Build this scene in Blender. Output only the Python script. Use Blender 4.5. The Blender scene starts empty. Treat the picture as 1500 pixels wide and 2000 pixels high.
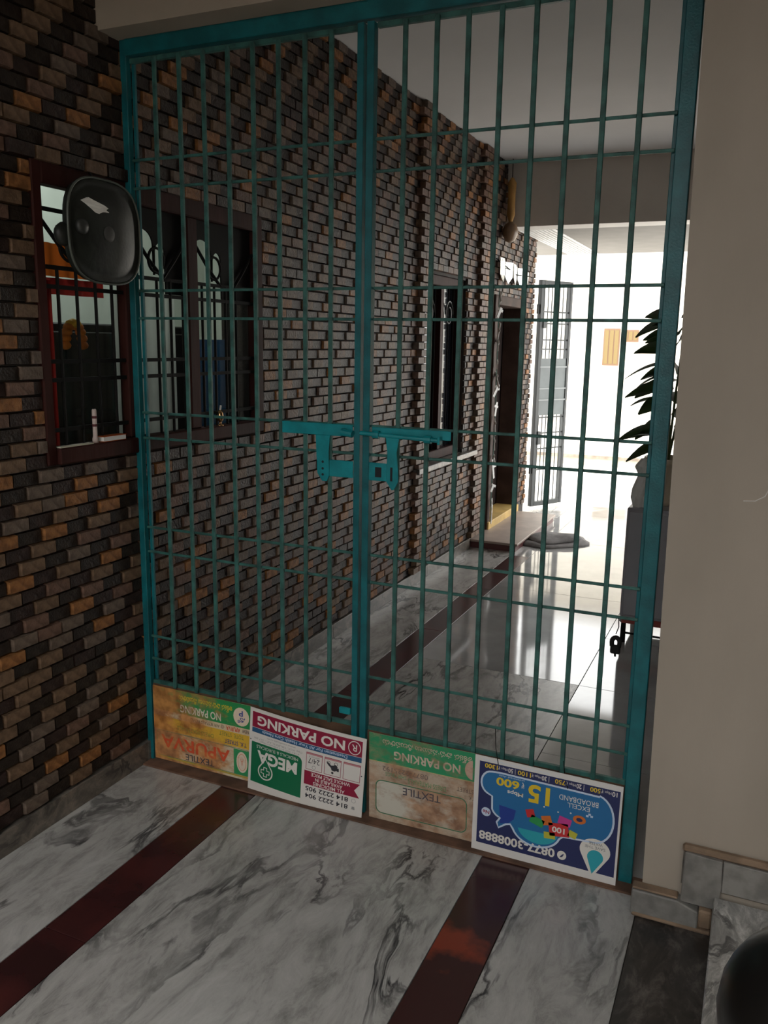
import bpy, bmesh, math, random
from mathutils import Vector, Matrix
random.seed(7)
SC = bpy.context.scene
COL = SC.collection
PI = math.pi

# ------------------------------------------------------------------ camera
CAM = Vector((1.881, -2.214, 1.470))
FPX = 1651.27
yaw, pit, rol = [math.radians(a) for a in (-23.912, 11.337, 0.949)]
FW = Vector((math.sin(yaw)*math.cos(pit), math.cos(yaw)*math.cos(pit), -math.sin(pit)))
RT = Vector((math.cos(yaw), -math.sin(yaw), 0)); UP = RT.cross(FW)
R2 = math.cos(rol)*RT + math.sin(rol)*UP
U2 = -math.sin(rol)*RT + math.cos(rol)*UP
cd = bpy.data.cameras.new('camera'); cam = bpy.data.objects.new('camera', cd); COL.objects.link(cam)
cd.sensor_fit = 'VERTICAL'; cd.sensor_height = 36; cd.lens = FPX/2000*36; cd.clip_start = .02
m = Matrix((( R2.x, U2.x, -FW.x, CAM.x), (R2.y, U2.y, -FW.y, CAM.y), (R2.z, U2.z, -FW.z, CAM.z), (0, 0, 0, 1)))
cam.matrix_world = m
SC.camera = cam
def proj(X):
    d = Vector(X)-CAM; z = d.dot(FW)
    return 750+FPX*d.dot(R2)/z, 1000-FPX*d.dot(U2)/z

# ------------------------------------------------------------------ world, sun, exposure
wd = bpy.data.worlds.new('sky'); SC.world = wd; wd.use_nodes = True
bgn = wd.node_tree.nodes['Background']
bgn.inputs[0].default_value = (1.0, 1.0, .98, 1); bgn.inputs[1].default_value = 4.6
sd = bpy.data.lights.new('sun', 'SUN'); sd.energy = 7.0; sd.angle = math.radians(1.5); sd.color = (1, .95, .86)
sun = bpy.data.objects.new('sun', sd); COL.objects.link(sun)
sun.rotation_euler = Vector((.50, .12, -.85)).to_track_quat('-Z', 'Y').to_euler(); sun.location = (-5, 3, 12)
SC.view_settings.view_transform = 'Standard'; SC.view_settings.look = 'None'
SC.view_settings.gamma = 1; SC.view_settings.use_curve_mapping = False
SC.view_settings.exposure = 0.12

# ------------------------------------------------------------------ materials
MATS = {}
def mat(name, col, rough=.6, metal=0, var=0, vscale=8, bump=0, bscale=60, spec=.5, col2=None, emit=0, stretch=None):
    if name in MATS: return MATS[name]
    ma = bpy.data.materials.new(name); ma.use_nodes = True; MATS[name] = ma
    nt = ma.node_tree; b = nt.nodes['Principled BSDF']
    b.inputs['Base Color'].default_value = (*col, 1); b.inputs['Roughness'].default_value = rough
    b.inputs['Metallic'].default_value = metal; b.inputs['Specular IOR Level'].default_value = spec
    if emit:
        b.inputs['Emission Color'].default_value = (*col, 1); b.inputs['Emission Strength'].default_value = emit
    tc = nt.nodes.new('ShaderNodeTexCoord')
    src = tc.outputs['Object']
    if stretch:
        mp = nt.nodes.new('ShaderNodeMapping'); mp.inputs['Scale'].default_value = stretch
        nt.links.new(src, mp.inputs[0]); src = mp.outputs[0]
    if var or col2:
        n = nt.nodes.new('ShaderNodeTexNoise'); n.inputs['Scale'].default_value = vscale; n.inputs['Detail'].default_value = 6
        nt.links.new(src, n.inputs['Vector'])
        r = nt.nodes.new('ShaderNodeValToRGB'); nt.links.new(n.outputs['Fac'], r.inputs[0])
        c2 = col2 or tuple(c*(1-var) for c in col)
        c1 = col if col2 else tuple(min(1, c*(1+var)) for c in col)
        r.color_ramp.elements[0].position = .38; r.color_ramp.elements[1].position = .64
        r.color_ramp.elements[0].color = (*c2, 1); r.color_ramp.elements[1].color = (*c1, 1)
        nt.links.new(r.outputs[0], b.inputs['Base Color'])
    if bump:
        n = nt.nodes.new('ShaderNodeTexNoise'); n.inputs['Scale'].default_value = bscale; n.inputs['Detail'].default_value = 5
        nt.links.new(src, n.inputs['Vector'])
        bp = nt.nodes.new('ShaderNodeBump'); bp.inputs['Strength'].default_value = bump; bp.inputs['Distance'].default_value = .01
        nt.links.new(n.outputs['Fac'], bp.inputs['Height']); nt.links.new(bp.outputs[0], b.inputs['Normal'])
    return ma

def marble(name, base, pale, dark, rough, scale=1.0, ang=.5):
    ma = bpy.data.materials.new(name); ma.use_nodes = True; MATS[name] = ma
    nt = ma.node_tree; N = nt.nodes.new; L = nt.links.new
    b = nt.nodes['Principled BSDF']; b.inputs['Roughness'].default_value = rough
    tc = N('ShaderNodeTexCoord'); mp = N('ShaderNodeMapping')
    mp.inputs['Rotation'].default_value = (0, 0, ang); mp.inputs['Scale'].default_value = (2.2*scale, .8*scale, 1.2*scale)
    L(tc.outputs['Object'], mp.inputs[0])
    n0 = N('ShaderNodeTexNoise'); n0.inputs['Scale'].default_value = 1.7; n0.inputs['Detail'].default_value = 4
    L(mp.outputs[0], n0.inputs['Vector'])
    mx = N('ShaderNodeMixRGB'); mx.blend_type = 'ADD'; mx.inputs[0].default_value = .55
    L(mp.outputs[0], mx.inputs[1]); L(n0.outputs['Color'], mx.inputs[2])
    # broad clouds
    n1 = N('ShaderNodeTexNoise'); n1.inputs['Scale'].default_value = 6.5; n1.inputs['Detail'].default_value = 12; n1.inputs['Roughness'].default_value = .74
    L(mx.outputs[0], n1.inputs['Vector'])
    r1 = N('ShaderNodeValToRGB'); L(n1.outputs['Fac'], r1.inputs[0])
    e = r1.color_ramp.elements; e[0].position = .33; e[0].color = (*[c*.55 for c in base], 1); e[1].position = .66; e[1].color = (*pale, 1)
    k = e.new(.5); k.color = (*base, 1)
    # dark veins: narrow band of a warped noise
    n2 = N('ShaderNodeTexNoise'); n2.inputs['Scale'].default_value = 1.9; n2.inputs['Detail'].default_value = 9; n2.inputs['Roughness'].default_value = .6; n2.inputs['Distortion'].default_value = .7
    L(mx.outputs[0], n2.inputs['Vector'])
    r2 = N('ShaderNodeValToRGB'); L(n2.outputs['Fac'], r2.inputs[0])
    e = r2.color_ramp.elements; e[0].position = .465; e[0].color = (0, 0, 0, 1); e[1].position = .535; e[1].color = (0, 0, 0, 1)
    k = e.new(.49); k.color = (1, 1, 1, 1); k = e.new(.503); k.color = (.9, .9, .9, 1)
    n3 = N('ShaderNodeTexNoise'); n3.inputs['Scale'].default_value = 2.3; n3.inputs['Detail'].default_value = 3
    L(mp.outputs[0], n3.inputs['Vector'])
    r3 = N('ShaderNodeValToRGB'); L(n3.outputs['Fac'], r3.inputs[0]); r3.color_ramp.elements[0].position = .40; r3.color_ramp.elements[1].position = .64
    mu = N('ShaderNodeMath'); mu.operation = 'MULTIPLY'; L(r2.outputs[0], mu.inputs[0]); L(r3.outputs[0], mu.inputs[1])
    mc = N('ShaderNodeMixRGB'); L(mu.outputs[0], mc.inputs[0]); L(r1.outputs[0], mc.inputs[1]); mc.inputs[2].default_value = (*dark, 1)
    L(mc.outputs[0], b.inputs['Base Color'])
    return ma

def rusty(name, col, amount, side=0.0):
    dull = name.startswith('s3')
    """painted tin with rust blotches; 'side' shifts the rust towards high local x"""
    ma = bpy.data.materials.new(name); ma.use_nodes = True; MATS[name] = ma
    nt = ma.node_tree; N = nt.nodes.new; L = nt.links.new
    b = nt.nodes['Principled BSDF']; b.inputs['Roughness'].default_value = .55
    tc = N('ShaderNodeTexCoord'); n = N('ShaderNodeTexNoise'); n.inputs['Scale'].default_value = 9; n.inputs['Detail'].default_value = 8
    n.inputs['Roughness'].default_value = .7
    mp = N('ShaderNodeMapping'); mp.inputs['Scale'].default_value = (1, 1.6, 1); L(tc.outputs['Object'], mp.inputs[0]); L(mp.outputs[0], n.inputs['Vector'])
    sx = N('ShaderNodeSeparateXYZ'); L(tc.outputs['Object'], sx.inputs[0])
    ml = N('ShaderNodeMath'); ml.operation = 'MULTIPLY_ADD'; L(sx.outputs[0], ml.inputs[0]); ml.inputs[1].default_value = side; ml.inputs[2].default_value = amount-.5
    ad = N('ShaderNodeMath'); ad.operation = 'ADD'; L(n.outputs['Fac'], ad.inputs[0]); L(ml.outputs[0], ad.inputs[1])
    r = N('ShaderNodeValToRGB'); L(ad.outputs[0], r.inputs[0])
    e = r.color_ramp.elements; e[0].position = .40; e[0].color = (0, 0, 0, 1); e[1].position = .60; e[1].color = (.92, .92, .92, 1)
    n2 = N('ShaderNodeTexNoise'); n2.inputs['Scale'].default_value = 26; n2.inputs['Detail'].default_value = 6; L(tc.outputs['Object'], n2.inputs['Vector'])
    rr = N('ShaderNodeValToRGB'); L(n2.outputs['Fac'], rr.inputs[0])
    rr.color_ramp.elements[0].position = .35; rr.color_ramp.elements[1].position = .66
    rr.color_ramp.elements[0].color = (.20, .085, .04, 1) if dull else (.26, .085, .022, 1)
    rr.color_ramp.elements[1].color = (.46, .27, .16, 1) if dull else (.60, .26, .075, 1)
    mc = N('ShaderNodeMixRGB'); L(r.outputs[0], mc.inputs[0]); mc.inputs[1].default_value = (*col, 1); L(rr.outputs[0], mc.inputs[2])
    L(mc.outputs[0], b.inputs['Base Color'])
    return ma

def glass_mat(name, tint=(.9, .95, .95)):
    ma = bpy.data.materials.new(name); ma.use_nodes = True; nt = ma.node_tree; N = nt.nodes.new; L = nt.links.new
    nt.nodes.remove(nt.nodes['Principled BSDF']); out = nt.nodes['Material Output']
    t = N('ShaderNodeBsdfTransparent'); t.inputs[0].default_value = (*tint, 1)
    g = N('ShaderNodeBsdfGlossy'); g.inputs['Roughness'].default_value = .03; lw = N('ShaderNodeLayerWeight'); lw.inputs[0].default_value = .5
    pw = N('ShaderNodeMath'); pw.operation = 'POWER'; L(lw.outputs['Facing'], pw.inputs[0]); pw.inputs[1].default_value = 4
    f = N('ShaderNodeMath'); f.operation = 'MULTIPLY_ADD'; L(pw.outputs[0], f.inputs[0]); f.inputs[1].default_value = .6; f.inputs[2].default_value = .025
    mx = N('ShaderNodeMixShader'); L(f.outputs[0], mx.inputs[0]); L(t.outputs[0], mx.inputs[1]); L(g.outputs[0], mx.inputs[2]); L(mx.outputs[0], out.inputs[0])
    return ma

M_floor = marble('floor_marble', (.41, .40, .385), (.50, .49, .475), (.020, .019, .023), .26, 1.0, .55)
M_darkslab = marble('dark_slab', (.05, .044, .04), (.16, .14, .13), (.01, .01, .01), .3, 1.4, .3)
M_plat = marble('platform_marble', (.40, .40, .39), (.74, .74, .72), (.11, .11, .11), .35, 2.2, -.4)
M_skirt = marble('skirting_granite', (.13, .115, .10), (.26, .22, .18), (.03, .028, .026), .35, 2.2, .2)
M_maroon = mat('maroon_granite', (.075, .019, .019), .2, col2=(.034, .012, .013), vscale=5, bump=0)
def blotch():
    ma = bpy.data.materials.new('maroon_granite_blotch'); ma.use_nodes = True; nt = ma.node_tree; N = nt.nodes.new; L = nt.links.new
    b = nt.nodes['Principled BSDF']; b.inputs['Roughness'].default_value = .2
    tc = N('ShaderNodeTexCoord'); n = N('ShaderNodeTexNoise'); n.inputs['Scale'].default_value = 9; n.inputs['Detail'].default_value = 6; L(tc.outputs['Object'], n.inputs['Vector'])
    v = N('ShaderNodeVectorMath'); v.operation = 'DISTANCE'; L(tc.outputs['Object'], v.inputs[0]); v.inputs[1].default_value = (1.285, -.44, 0)
    a = N('ShaderNodeMath'); a.operation = 'MULTIPLY_ADD'; L(n.outputs['Fac'], a.inputs[0]); a.inputs[1].default_value = .30; L(v.outputs['Value'], a.inputs[2])
    r = N('ShaderNodeValToRGB'); L(a.outputs[0], r.inputs[0]); e = r.color_ramp.elements
    e[0].position = .20; e[0].color = (.24, .040, .020, 1); e[1].position = .25; e[1].color = (.048, .015, .015, 1)
    L(r.outputs[0], b.inputs['Base Color']); return ma
M_orangevein = blotch()
M_grey_tile = mat('grey_floor_tile', (.40, .40, .40), .07, var=.16, vscale=3, spec=1.0)
M_mortar = mat('wall_mortar', (.05, .043, .04), .8, bump=.3, bscale=90)
BRK = [mat('brick_buff', (.152, .096, .060), .5, var=.25, vscale=40, bump=.35, bscale=120, spec=.22),
       mat('brick_pink', (.145, .085, .062), .5, var=.25, vscale=40, bump=.35, bscale=120, spec=.22),
       mat('brick_orange', (.26, .115, .042), .5, var=.3, vscale=40, bump=.35, bscale=120, spec=.22),
       mat('brick_grey', (.135, .100, .078), .5, var=.25, vscale=40, bump=.35, bscale=120, spec=.22),
       mat('brick_dark', (.027, .019, .015), .45, var=.3, vscale=40, bump=.35, bscale=120, spec=.22),
       mat('brick_plum', (.036, .022, .019), .45, var=.3, vscale=40, bump=.35, bscale=120, spec=.22)]
M_beige = mat('beige_paint', (.37, .325, .275), .8, var=.10, vscale=2.2, bump=.12, bscale=45, stretch=(1, 1, .45))
M_lint = mat('lintel_paint', (.42, .36, .29), .85, var=.08, vscale=3, bump=.1, bscale=40)
M_ceil = mat('ceiling_white', (.66, .65, .64), .9, var=.03, vscale=2)
M_teal = mat('gate_teal_paint', (.004, .120, .140), .42, var=.22, vscale=14, bump=.12, bscale=200)
M_tealb = mat('gate_bar_paint', (.032, .120, .106), .5, var=.35, vscale=24, bump=.2, bscale=260)
M_tealp = mat('latch_bright_teal', (.004, .235, .275), .38, var=.15, vscale=25, bump=.1, bscale=200)
M_hole = mat('dark_hole', (.006, .008, .012), .7)
M_wood = mat('window_wood', (.040, .012, .010), .6, var=.3, vscale=9, bump=.1, stretch=(1, 1, .15), spec=.12)
M_iron = mat('black_iron', (.010, .010, .010), .7, spec=.12)
M_glass = glass_mat('window_glass')
M_black = mat('gloss_black', (.006, .006, .006), .12)
M_tyre = mat('tyre_rubber', (.012, .012, .012), .8, bump=.2)
M_chrome = mat('chrome', (.7, .7, .72), .15, metal=1)
M_white = mat('white_plastic', (.75, .75, .73), .45)

# ------------------------------------------------------------------ mesh helpers
class MB:
    def __init__(s): s.v = []; s.f = []; s.m = []
    def add(s, vs, fs, mi=0):
        o = len(s.v); s.v += [tuple(v) for v in vs]; s.f += [tuple(i+o for i in f) for f in fs]; s.m += [mi]*len(fs); return s
    def box(s, x0, x1, y0, y1, z0, z1, mi=0):
        vs = [(x, y, z) for x in (x0, x1) for y in (y0, y1) for z in (z0, z1)]
        return s.add(vs, [(0, 1, 3, 2), (4, 6, 7, 5), (0, 4, 5, 1), (2, 3, 7, 6), (0, 2, 6, 4), (1, 5, 7, 3)], mi)
    def obox(s, c, size, M, mi=0):
        h = [q/2 for q in size]
        vs = [Vector(c)+M @ Vector((x*h[0], y*h[1], z*h[2])) for x in (-1, 1) for y in (-1, 1) for z in (-1, 1)]
        return s.add(vs, [(0, 1, 3, 2), (4, 6, 7, 5), (0, 4, 5, 1), (2, 3, 7, 6), (0, 2, 6, 4), (1, 5, 7, 3)], mi)
    def tube(s, pts, r, n=8, cap=True, mi=0, closed=False):
        pts = [Vector(p) for p in pts]; k = len(pts); rs = r if isinstance(r, (list, tuple)) else [r]*k
        rings = []; prev = None
        for i, p in enumerate(pts):
            if closed: d = pts[(i+1) % k]-pts[i-1]
            else: d = (pts[min(i+1, k-1)]-pts[max(i-1, 0)])
            d.normalize()
            if prev is None:
                a = d.orthogonal().normalized()
            else:
                a = prev-d*prev.dot(d); a = a.normalized() if a.length > 1e-6 else d.orthogonal().normalized()
            prev = a; b = d.cross(a)
            rings.append([p+(a*math.cos(t)+b*math.sin(t))*rs[i] for t in [2*PI*j/n for j in range(n)]])
        vs = [v for rg in rings for v in rg]; fs = []
        for i in range(k if closed else k-1):
            i2 = (i+1) % k
            for j in range(n): fs.append((i*n+j, i*n+(j+1) % n, i2*n+(j+1) % n, i2*n+j))
        if cap and not closed: fs += [tuple(range(n))[::-1], tuple((k-1)*n+j for j in range(n))]
        return s.add(vs, fs, mi)
    def prism(s, poly, fn, d0, d1, mi=0):
        """2D polygon extruded; fn(u,v,d)->xyz"""
        n = len(poly); vs = [fn(u, v, d0) for u, v in poly]+[fn(u, v, d1) for u, v in poly]
        fs = [tuple(range(n))[::-1], tuple(range(n, 2*n))]+[(i, (i+1) % n, n+(i+1) % n, n+i) for i in range(n)]
        return s.add(vs, fs, mi)
    def lathe(s, prof, c=(0, 0, 0), n=20, mi=0, axis='z'):
        vs = []
        for r, h in prof:
            for j in range(n):
                a = 2*PI*j/n; q = (r*math.cos(a), r*math.sin(a), h)
                if axis == 'y': q = (q[0], q[2], q[1])
                if axis == 'x': q = (q[2], q[0], q[1])
                vs.append((c[0]+q[0], c[1]+q[1], c[2]+q[2]))
        fs = []
        for i in range(len(prof)-1):
            for j in range(n): fs.append((i*n+j, i*n+(j+1) % n, (i+1)*n+(j+1) % n, (i+1)*n+j))
        fs.append(tuple(range(n))[::-1]); fs.append(tuple((len(prof)-1)*n+j for j in range(n)))
        return s.add(vs, fs, mi)
    def mesh(s, name, mats):
        me = bpy.data.meshes.new(name); me.from_pydata(s.v, [], s.f)
        for q in (mats if isinstance(mats, (list, tuple)) else [mats]): me.materials.append(q)
        if any(s.m): me.polygons.foreach_set('material_index', s.m)
        bm = bmesh.new(); bm.from_mesh(me); bmesh.ops.recalc_face_normals(bm, faces=bm.faces); bm.to_mesh(me); bm.free()
        me.update(); return me
    def build(s, name, mats, parent=None, bevel=0, smooth=False, loc=None, label=None, kind=None):
        me = s.mesh(name, mats)
        if smooth: me.polygons.foreach_set('use_smooth', [True]*len(me.polygons))
        o = bpy.data.objects.new(name, me); COL.objects.link(o)
        if parent: o.parent = parent
        if loc: o.location = loc
        if bevel:
            b = o.modifiers.new('bevel', 'BEVEL'); b.width = bevel; b.segments = 1; b.limit_method = 'ANGLE'
        if smooth:
            try: me.shade_smooth()
            except Exception: pass
        if label: o['label'] = label
        if kind: o['kind'] = kind
        return o
def box(*a): return MB().box(*a)
def tag(o, label, cat, group=None, kind=None):
    o['label'] = label; o['category'] = cat
    if group: o['group'] = group
    if kind: o['kind'] = kind
    return o
def struct(o, label, cat):
    o['kind'] = 'structure'; o['label'] = label; o['category'] = cat; return o
def empty(name, loc=(0, 0, 0), label=None, cat=None, group=None, kind=None):
    o = bpy.data.objects.new(name, None); COL.objects.link(o); o.location = loc; o.empty_display_size = .1
    if label: tag(o, label, cat, group, kind)
    return o
def arc(cx, cy, rx, ry, a0, a1, n):
    return [(cx+rx*math.cos(a0+(a1-a0)*i/n), cy+ry*math.sin(a0+(a1-a0)*i/n)) for i in range(n+1)]

# ================================================================== SETTING
FRONT_Y = -4.6
# openings in the left wall: y0,y1,z0,z1
OP = [(-.385, .787, 1.10, 1.95), (2.60, 3.36, .73, 1.885), (3.95, 4.83, .05, 1.83)]
WALL_END = 5.15
# ---- floor: bed + slabs + border strips
fl = struct(box(-.2, 3.6, FRONT_Y-.6, 6.4, -.12, -.006).build('floor', M_mortar), 'polished grey marble floor with maroon border strips running through the gate', 'floor')
def slab(x0, x1, y0, y1, ma, name='slab', z=0.0, g=.0012):
    return box(x0+g, x1-g, y0+g, y1-g, -.02, z).build(name, ma, fl, bevel=.0008)
ysl = [FRONT_Y-.6, -3.9, -2.35, -.03, 1.35, 2.7, 4.1, 5.2, 6.4]
for i in range(len(ysl)-1):
    a, b = ysl[i], ysl[i+1]
    slab(-.2, .340, a, b, M_floor)
    if i < 3:
        slab(.474, 1.255, a, b, M_floor); slab(1.395, 1.70, a, b, M_floor); slab(1.70, 1.89, a, b, M_darkslab); slab(1.89, 3.6, a, b, M_floor)  # slab row left of the platform gets a much darker colour
    else:
        k = 3 if b < 3 else 2
        if i == 3: slab(.474, 1.255, a, b, M_floor)
        else: slab(.474, 1.255, a, b, M_grey_tile)
        slab(1.255, 1.80, a, (a+b)/2, M_grey_tile); slab(1.255, 1.80, (a+b)/2, b, M_grey_tile); slab(1.80, 3.6, a, b, M_grey_tile)
yst = [FRONT_Y-.6, -3.4, -2.55, -1.68, -.822, -.03, .85, 1.75, 2.6, 3.5]
for i in range(len(yst)-1):
    slab(.340, .474, yst[i], yst[i+1], M_maroon, 'border_tile')
slab(.340, .474, 3.5, 6.4, M_grey_tile)
yst2 = [FRONT_Y-.6, -3.1, -2.2, -1.3, -.88, -.03]
for i in range(len(yst2)-1):
    slab(1.255, 1.395, yst2[i], yst2[i+1], M_orangevein if i == 4 else M_maroon, 'border_tile')

# ---- left wall: backing with openings, bricks laid on it
def wall_cells(mb, x0, x1, y0, y1, z0, z1, ops):
    ys = sorted({y0, y1, *[v for o in ops for v in o[:2]]}); zs = sorted({z0, z1, *[v for o in ops for v in o[2:]]})
    for i in range(len(ys)-1):
        for j in range(len(zs)-1):
            cy, cz = (ys[i]+ys[i+1])/2, (zs[j]+zs[j+1])/2
            if any(o[0] < cy < o[1] and o[2] < cz < o[3] for o in ops): continue
            mb.box(x0, x1, ys[i], ys[i+1], zs[j], zs[j+1])
wl = MB(); wall_cells(wl, -.20, -.016, FRONT_Y, WALL_END, 0, 2.86, OP)
wall_left = struct(wl.build('wall_left', M_mortar), 'left wall clad in staggered light and dark brick tiles', 'wall')
PITZ, BH, PITY, BL = .0424, .0400, .0930, .0905
cand = []; rest = MB(); row = 0; z = .078
def brick_shape(mb, y0, y1, z0, z1, xf, mi, b=.0028):
    vs = [(-.016, y0, z0), (-.016, y1, z0), (-.016, y1, z1), (-.016, y0, z1), (xf, y0+b, z0+b), (xf, y1-b, z0+b), (xf, y1-b, z1-b), (xf, y0+b, z1-b)]
    return mb.add(vs, [(4, 5, 6, 7), (0, 1, 5, 4), (1, 2, 6, 5), (2, 3, 7, 6), (3, 0, 4, 7)], mi)
while z < 2.80:
    z1 = min(z+BH, 2.795); off = (row*.0465) % (2*PITY)
    n0 = int((FRONT_Y-off)/PITY)-2
    for i in range(n0, int((WALL_END-off)/PITY)+2):
        y0 = off+i*PITY; y1 = y0+BL
        light = (i % 2 == 0)
        if random.random() < .05: light = not light
        if light: mi = random.choices([0, 1, 2, 3], [.34, .26, .17, .23])[0]; xf = random.choice((0.0, .002, .004))
        else: mi = random.choice((4, 4, 5)); xf = random.choice((-.005, -.003))
        y0 = max(y0, FRONT_Y); y1 = min(y1, WALL_END)
        if y1-y0 < .006: continue
        segs = [(y0, y1)]
        for o in OP:
            zz = o[3]+.002
            if o[2]-.004 < (z+z1)/2 < zz:
                ns = []
                for s0, s1 in segs:
                    if s1 <= o[0] or s0 >= o[1]: ns.append((s0, s1)); continue
                    if s0 < o[0]: ns.append((s0, o[0]))
                    if s1 > o[1]: ns.append((o[1], s1))
                segs = ns
        for s0, s1 in segs:
            if s1-s0 < .006: continue
            # brick course standing proud above the windows
            x = xf
            for o in OP[:2]:
                if o[3] < (z+z1)/2 < o[3]+.052 and o[0]-.06 < (s0+s1)/2 < o[1]+.06: x = .014
            for a, b in ((2.45, 2.60), (3.54, 3.78)):      # brick bands beside the far window
                if a < (s0+s1)/2 < b: x = .03; mi = mi if mi < 4 else 1
            full = abs((s1-s0)-BL) < 1e-6 and abs(z1-z-BH) < 1e-6 and x == xf
            area = 0
            if full and s0 > -.75 and s1 < .02:
                c = [proj((0, yy, zz)) for yy, zz in ((s0, z), (s1, z), (s1, z1), (s0, z1))]
                if all(-10 < px < 300 and -10 < py < 2010 for px, py in c):
                    area = abs(sum(c[k][0]*c[(k+1) % 4][1]-c[(k+1) % 4][0]*c[k][1] for k in range(4)))/2
            cand.append((area, s0, s1, z, z1, x, mi))
    z += PITZ; row += 1
cand.sort(key=lambda c: -c[0])
proto = {}
for k, (area, s0, s1, z0, z1, x, mi) in enumerate(cand):
    if k < 300 and area > 0:
        key = (mi, round(x, 4))
        if key not in proto:
            mb = MB(); brick_shape(mb, -BL/2, BL/2, -BH/2, BH/2, x, 0); proto[key] = mb.mesh('brick', BRK[mi])
        o = bpy.data.objects.new('brick', proto[key]); COL.objects.link(o); o.parent = wall_left
        o.location = (0, (s0+s1)/2, (z0+z1)/2)
    else:
        brick_shape(rest, s0, s1, z0, z1, x, mi)
rest.build('brick_field', BRK, wall_left, kind='stuff')
# skirting along the wall, in lengths
sk = struct(box(-.015, .004, FRONT_Y, 3.9, 0, .070).build('baseboard_left', M_skirt), 'dark marbled skirting along the foot of the brick wall', 'baseboard')
for a, b in ((FRONT_Y, -3.0), (-3.0, -1.55), (-1.55, -.02), (-.02, 1.4), (1.4, 2.7), (2.7, 3.56)):
    box(.004, .012, a+.001, b-.001, 0, .074).build('skirting_length', M_skirt, sk, bevel=.001)
# wall end return
# ---- right hand front wall (pillar), slightly out of plumb, and lintel
PY = -.092
pr = MB()
xt, xb = 1.676, 1.709
vs = [(xb, PY, 0), (3.6, PY, 0), (3.6, PY, 2.86), (xt, PY, 2.86), (xb, .10, 0), (3.6, .10, 0), (3.6, .10, 2.86), (xt, .10, 2.86)]
pr.add(vs, [(0, 1, 2, 3), (5, 4, 7, 6), (4, 0, 3, 7), (1, 5, 6, 2), (3, 2, 6, 7), (4, 5, 1, 0)])
wr = struct(pr.build('wall_right', M_beige), 'plain beige painted wall standing right of the gate', 'wall')
MB().tube([(1.86, PY-.0005, 1.12), (1.885, PY-.0005, 1.122), (1.905, PY-.0005, 1.135), (1.915, PY-.0005, 1.16), (1.93, PY-.0005, 1.175)], .0012, 5).build('scuff', M_ceil, wr)
bs = struct(box(1.803, 3.6, PY-.014, PY, .112, .205).build('baseboard_right', M_skirt), 'grey stone skirting pieces along the foot of the beige wall', 'baseboard')
M_gran = mat('grey_granite', (.21, .205, .195), .45, var=.22, vscale=22, bump=.15, bscale=80)
M_dirt = mat('dusty_cement', (.27, .19, .13), .9, var=.25, vscale=12, bump=.3, bscale=50)
sp = MB(); sp.prism([(1.806, .070), (1.896, .070), (1.900, .13), (1.897, .206), (1.808, .210)], lambda u, v, d: (u, d, v), PY-.030, PY-.0145)
sp.build('skirting_piece', M_gran, bs, bevel=.002)
box(1.900, 2.35, PY-.024, PY-.0145, .118, .204).build('skirting_piece', M_gran, bs, bevel=.002)
box(2.352, 3.2, PY-.024, PY-.0145, .118, .204).build('skirting_piece', M_gran, bs, bevel=.002)
box(1.800, 3.6, PY-.022, PY, .205, .224).build('mortar_fillet', M_dirt, bs, bevel=.006)
lb = MB(); lb.prism([(1.686, .004), (1.852, .004), (1.852, .056), (1.800, .074), (1.686, .074)], lambda u, v, d: (u, d, v), PY-.040, PY-.001)
lb.build('base_block', M_gran, bs, bevel=.003)
box(1.690, 1.886, PY-.044, PY-.002, 0.001, .012).build('mortar_fillet', M_dirt, bs, bevel=.004)
box(1.853, 1.884, PY-.036, PY-.002, 0.012, .062).build('mortar_fillet', M_dirt, bs, bevel=.004)
box(1.686, 1.800, PY-.034, PY-.002, .074, .080).build('mortar_fillet', M_dirt, bs, bevel=.003)
wf = struct(box(-.016, 1.70, -.095, .10, 2.352, 2.86).build('wall_front', M_lint), 'beige lintel band above the gate', 'wall')
# raised marble platform on the right
pf = struct(box(1.893, 3.6, FRONT_Y, PY-.001, 0, .085).build('floor_platform', M_skirt), 'raised pale marble platform edge at the lower right', 'floor')
for a, b in ((FRONT_Y, -2.2), (-2.2, -1.1), (-1.1, PY-.026)):
    box(1.885, 3.6, a+.001, b-.001, .085, .105).build('slab', M_plat, pf, bevel=.003)
# ---- ceilings, far beam, corridor right wall
struct(box(-.2, 3.6, .10, 4.2, 2.79, 2.95).build('ceiling', M_ceil), 'plain pale ceiling over the passage behind the gate', 'ceiling')
struct(box(-.016, 3.6, -2.75, -.095, 2.58, 3.0).build('ceiling_porch_shade', mat('porch_ceiling_paint', (.12, .105, .09), .9, var=.06, vscale=2)), 'unseen porch ceiling, its depth set to shade the upper gate', 'ceiling')  # unseen; reach set so sky light fades towards the gate top
struct(box(-.2, 3.0, 4.2, 4.42, 2.33, 2.95).build('trim_1', mat('beam_paint', (.66, .63, .59), .85, var=.05, vscale=3)), 'plain beam crossing the far end of the passage', 'beam')
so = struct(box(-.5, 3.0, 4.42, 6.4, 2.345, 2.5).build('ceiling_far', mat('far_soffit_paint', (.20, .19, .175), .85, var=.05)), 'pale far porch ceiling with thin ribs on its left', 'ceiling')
for i in range(9):
    x = .02+i*.033
    box(x, x+.010, 4.45, 6.4, 2.334, 2.345).build('rib', M_white, so)
struct(box(1.80, 2.0, .10, 4.2, 0, 2.79).build('wall_corridor_shade', M_beige), 'unseen beige right wall of the passage, put in for shading', 'wall')  # never in view; put in to shade the passage
struct(box(-.016, 1.70, -.050, .030, 0, .006).build('trim_2', mat('rusty_sill', (.13, .07, .045), .8, var=.35, vscale=14)), 'rusty brown sill strip under the gate', 'trim')
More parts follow.
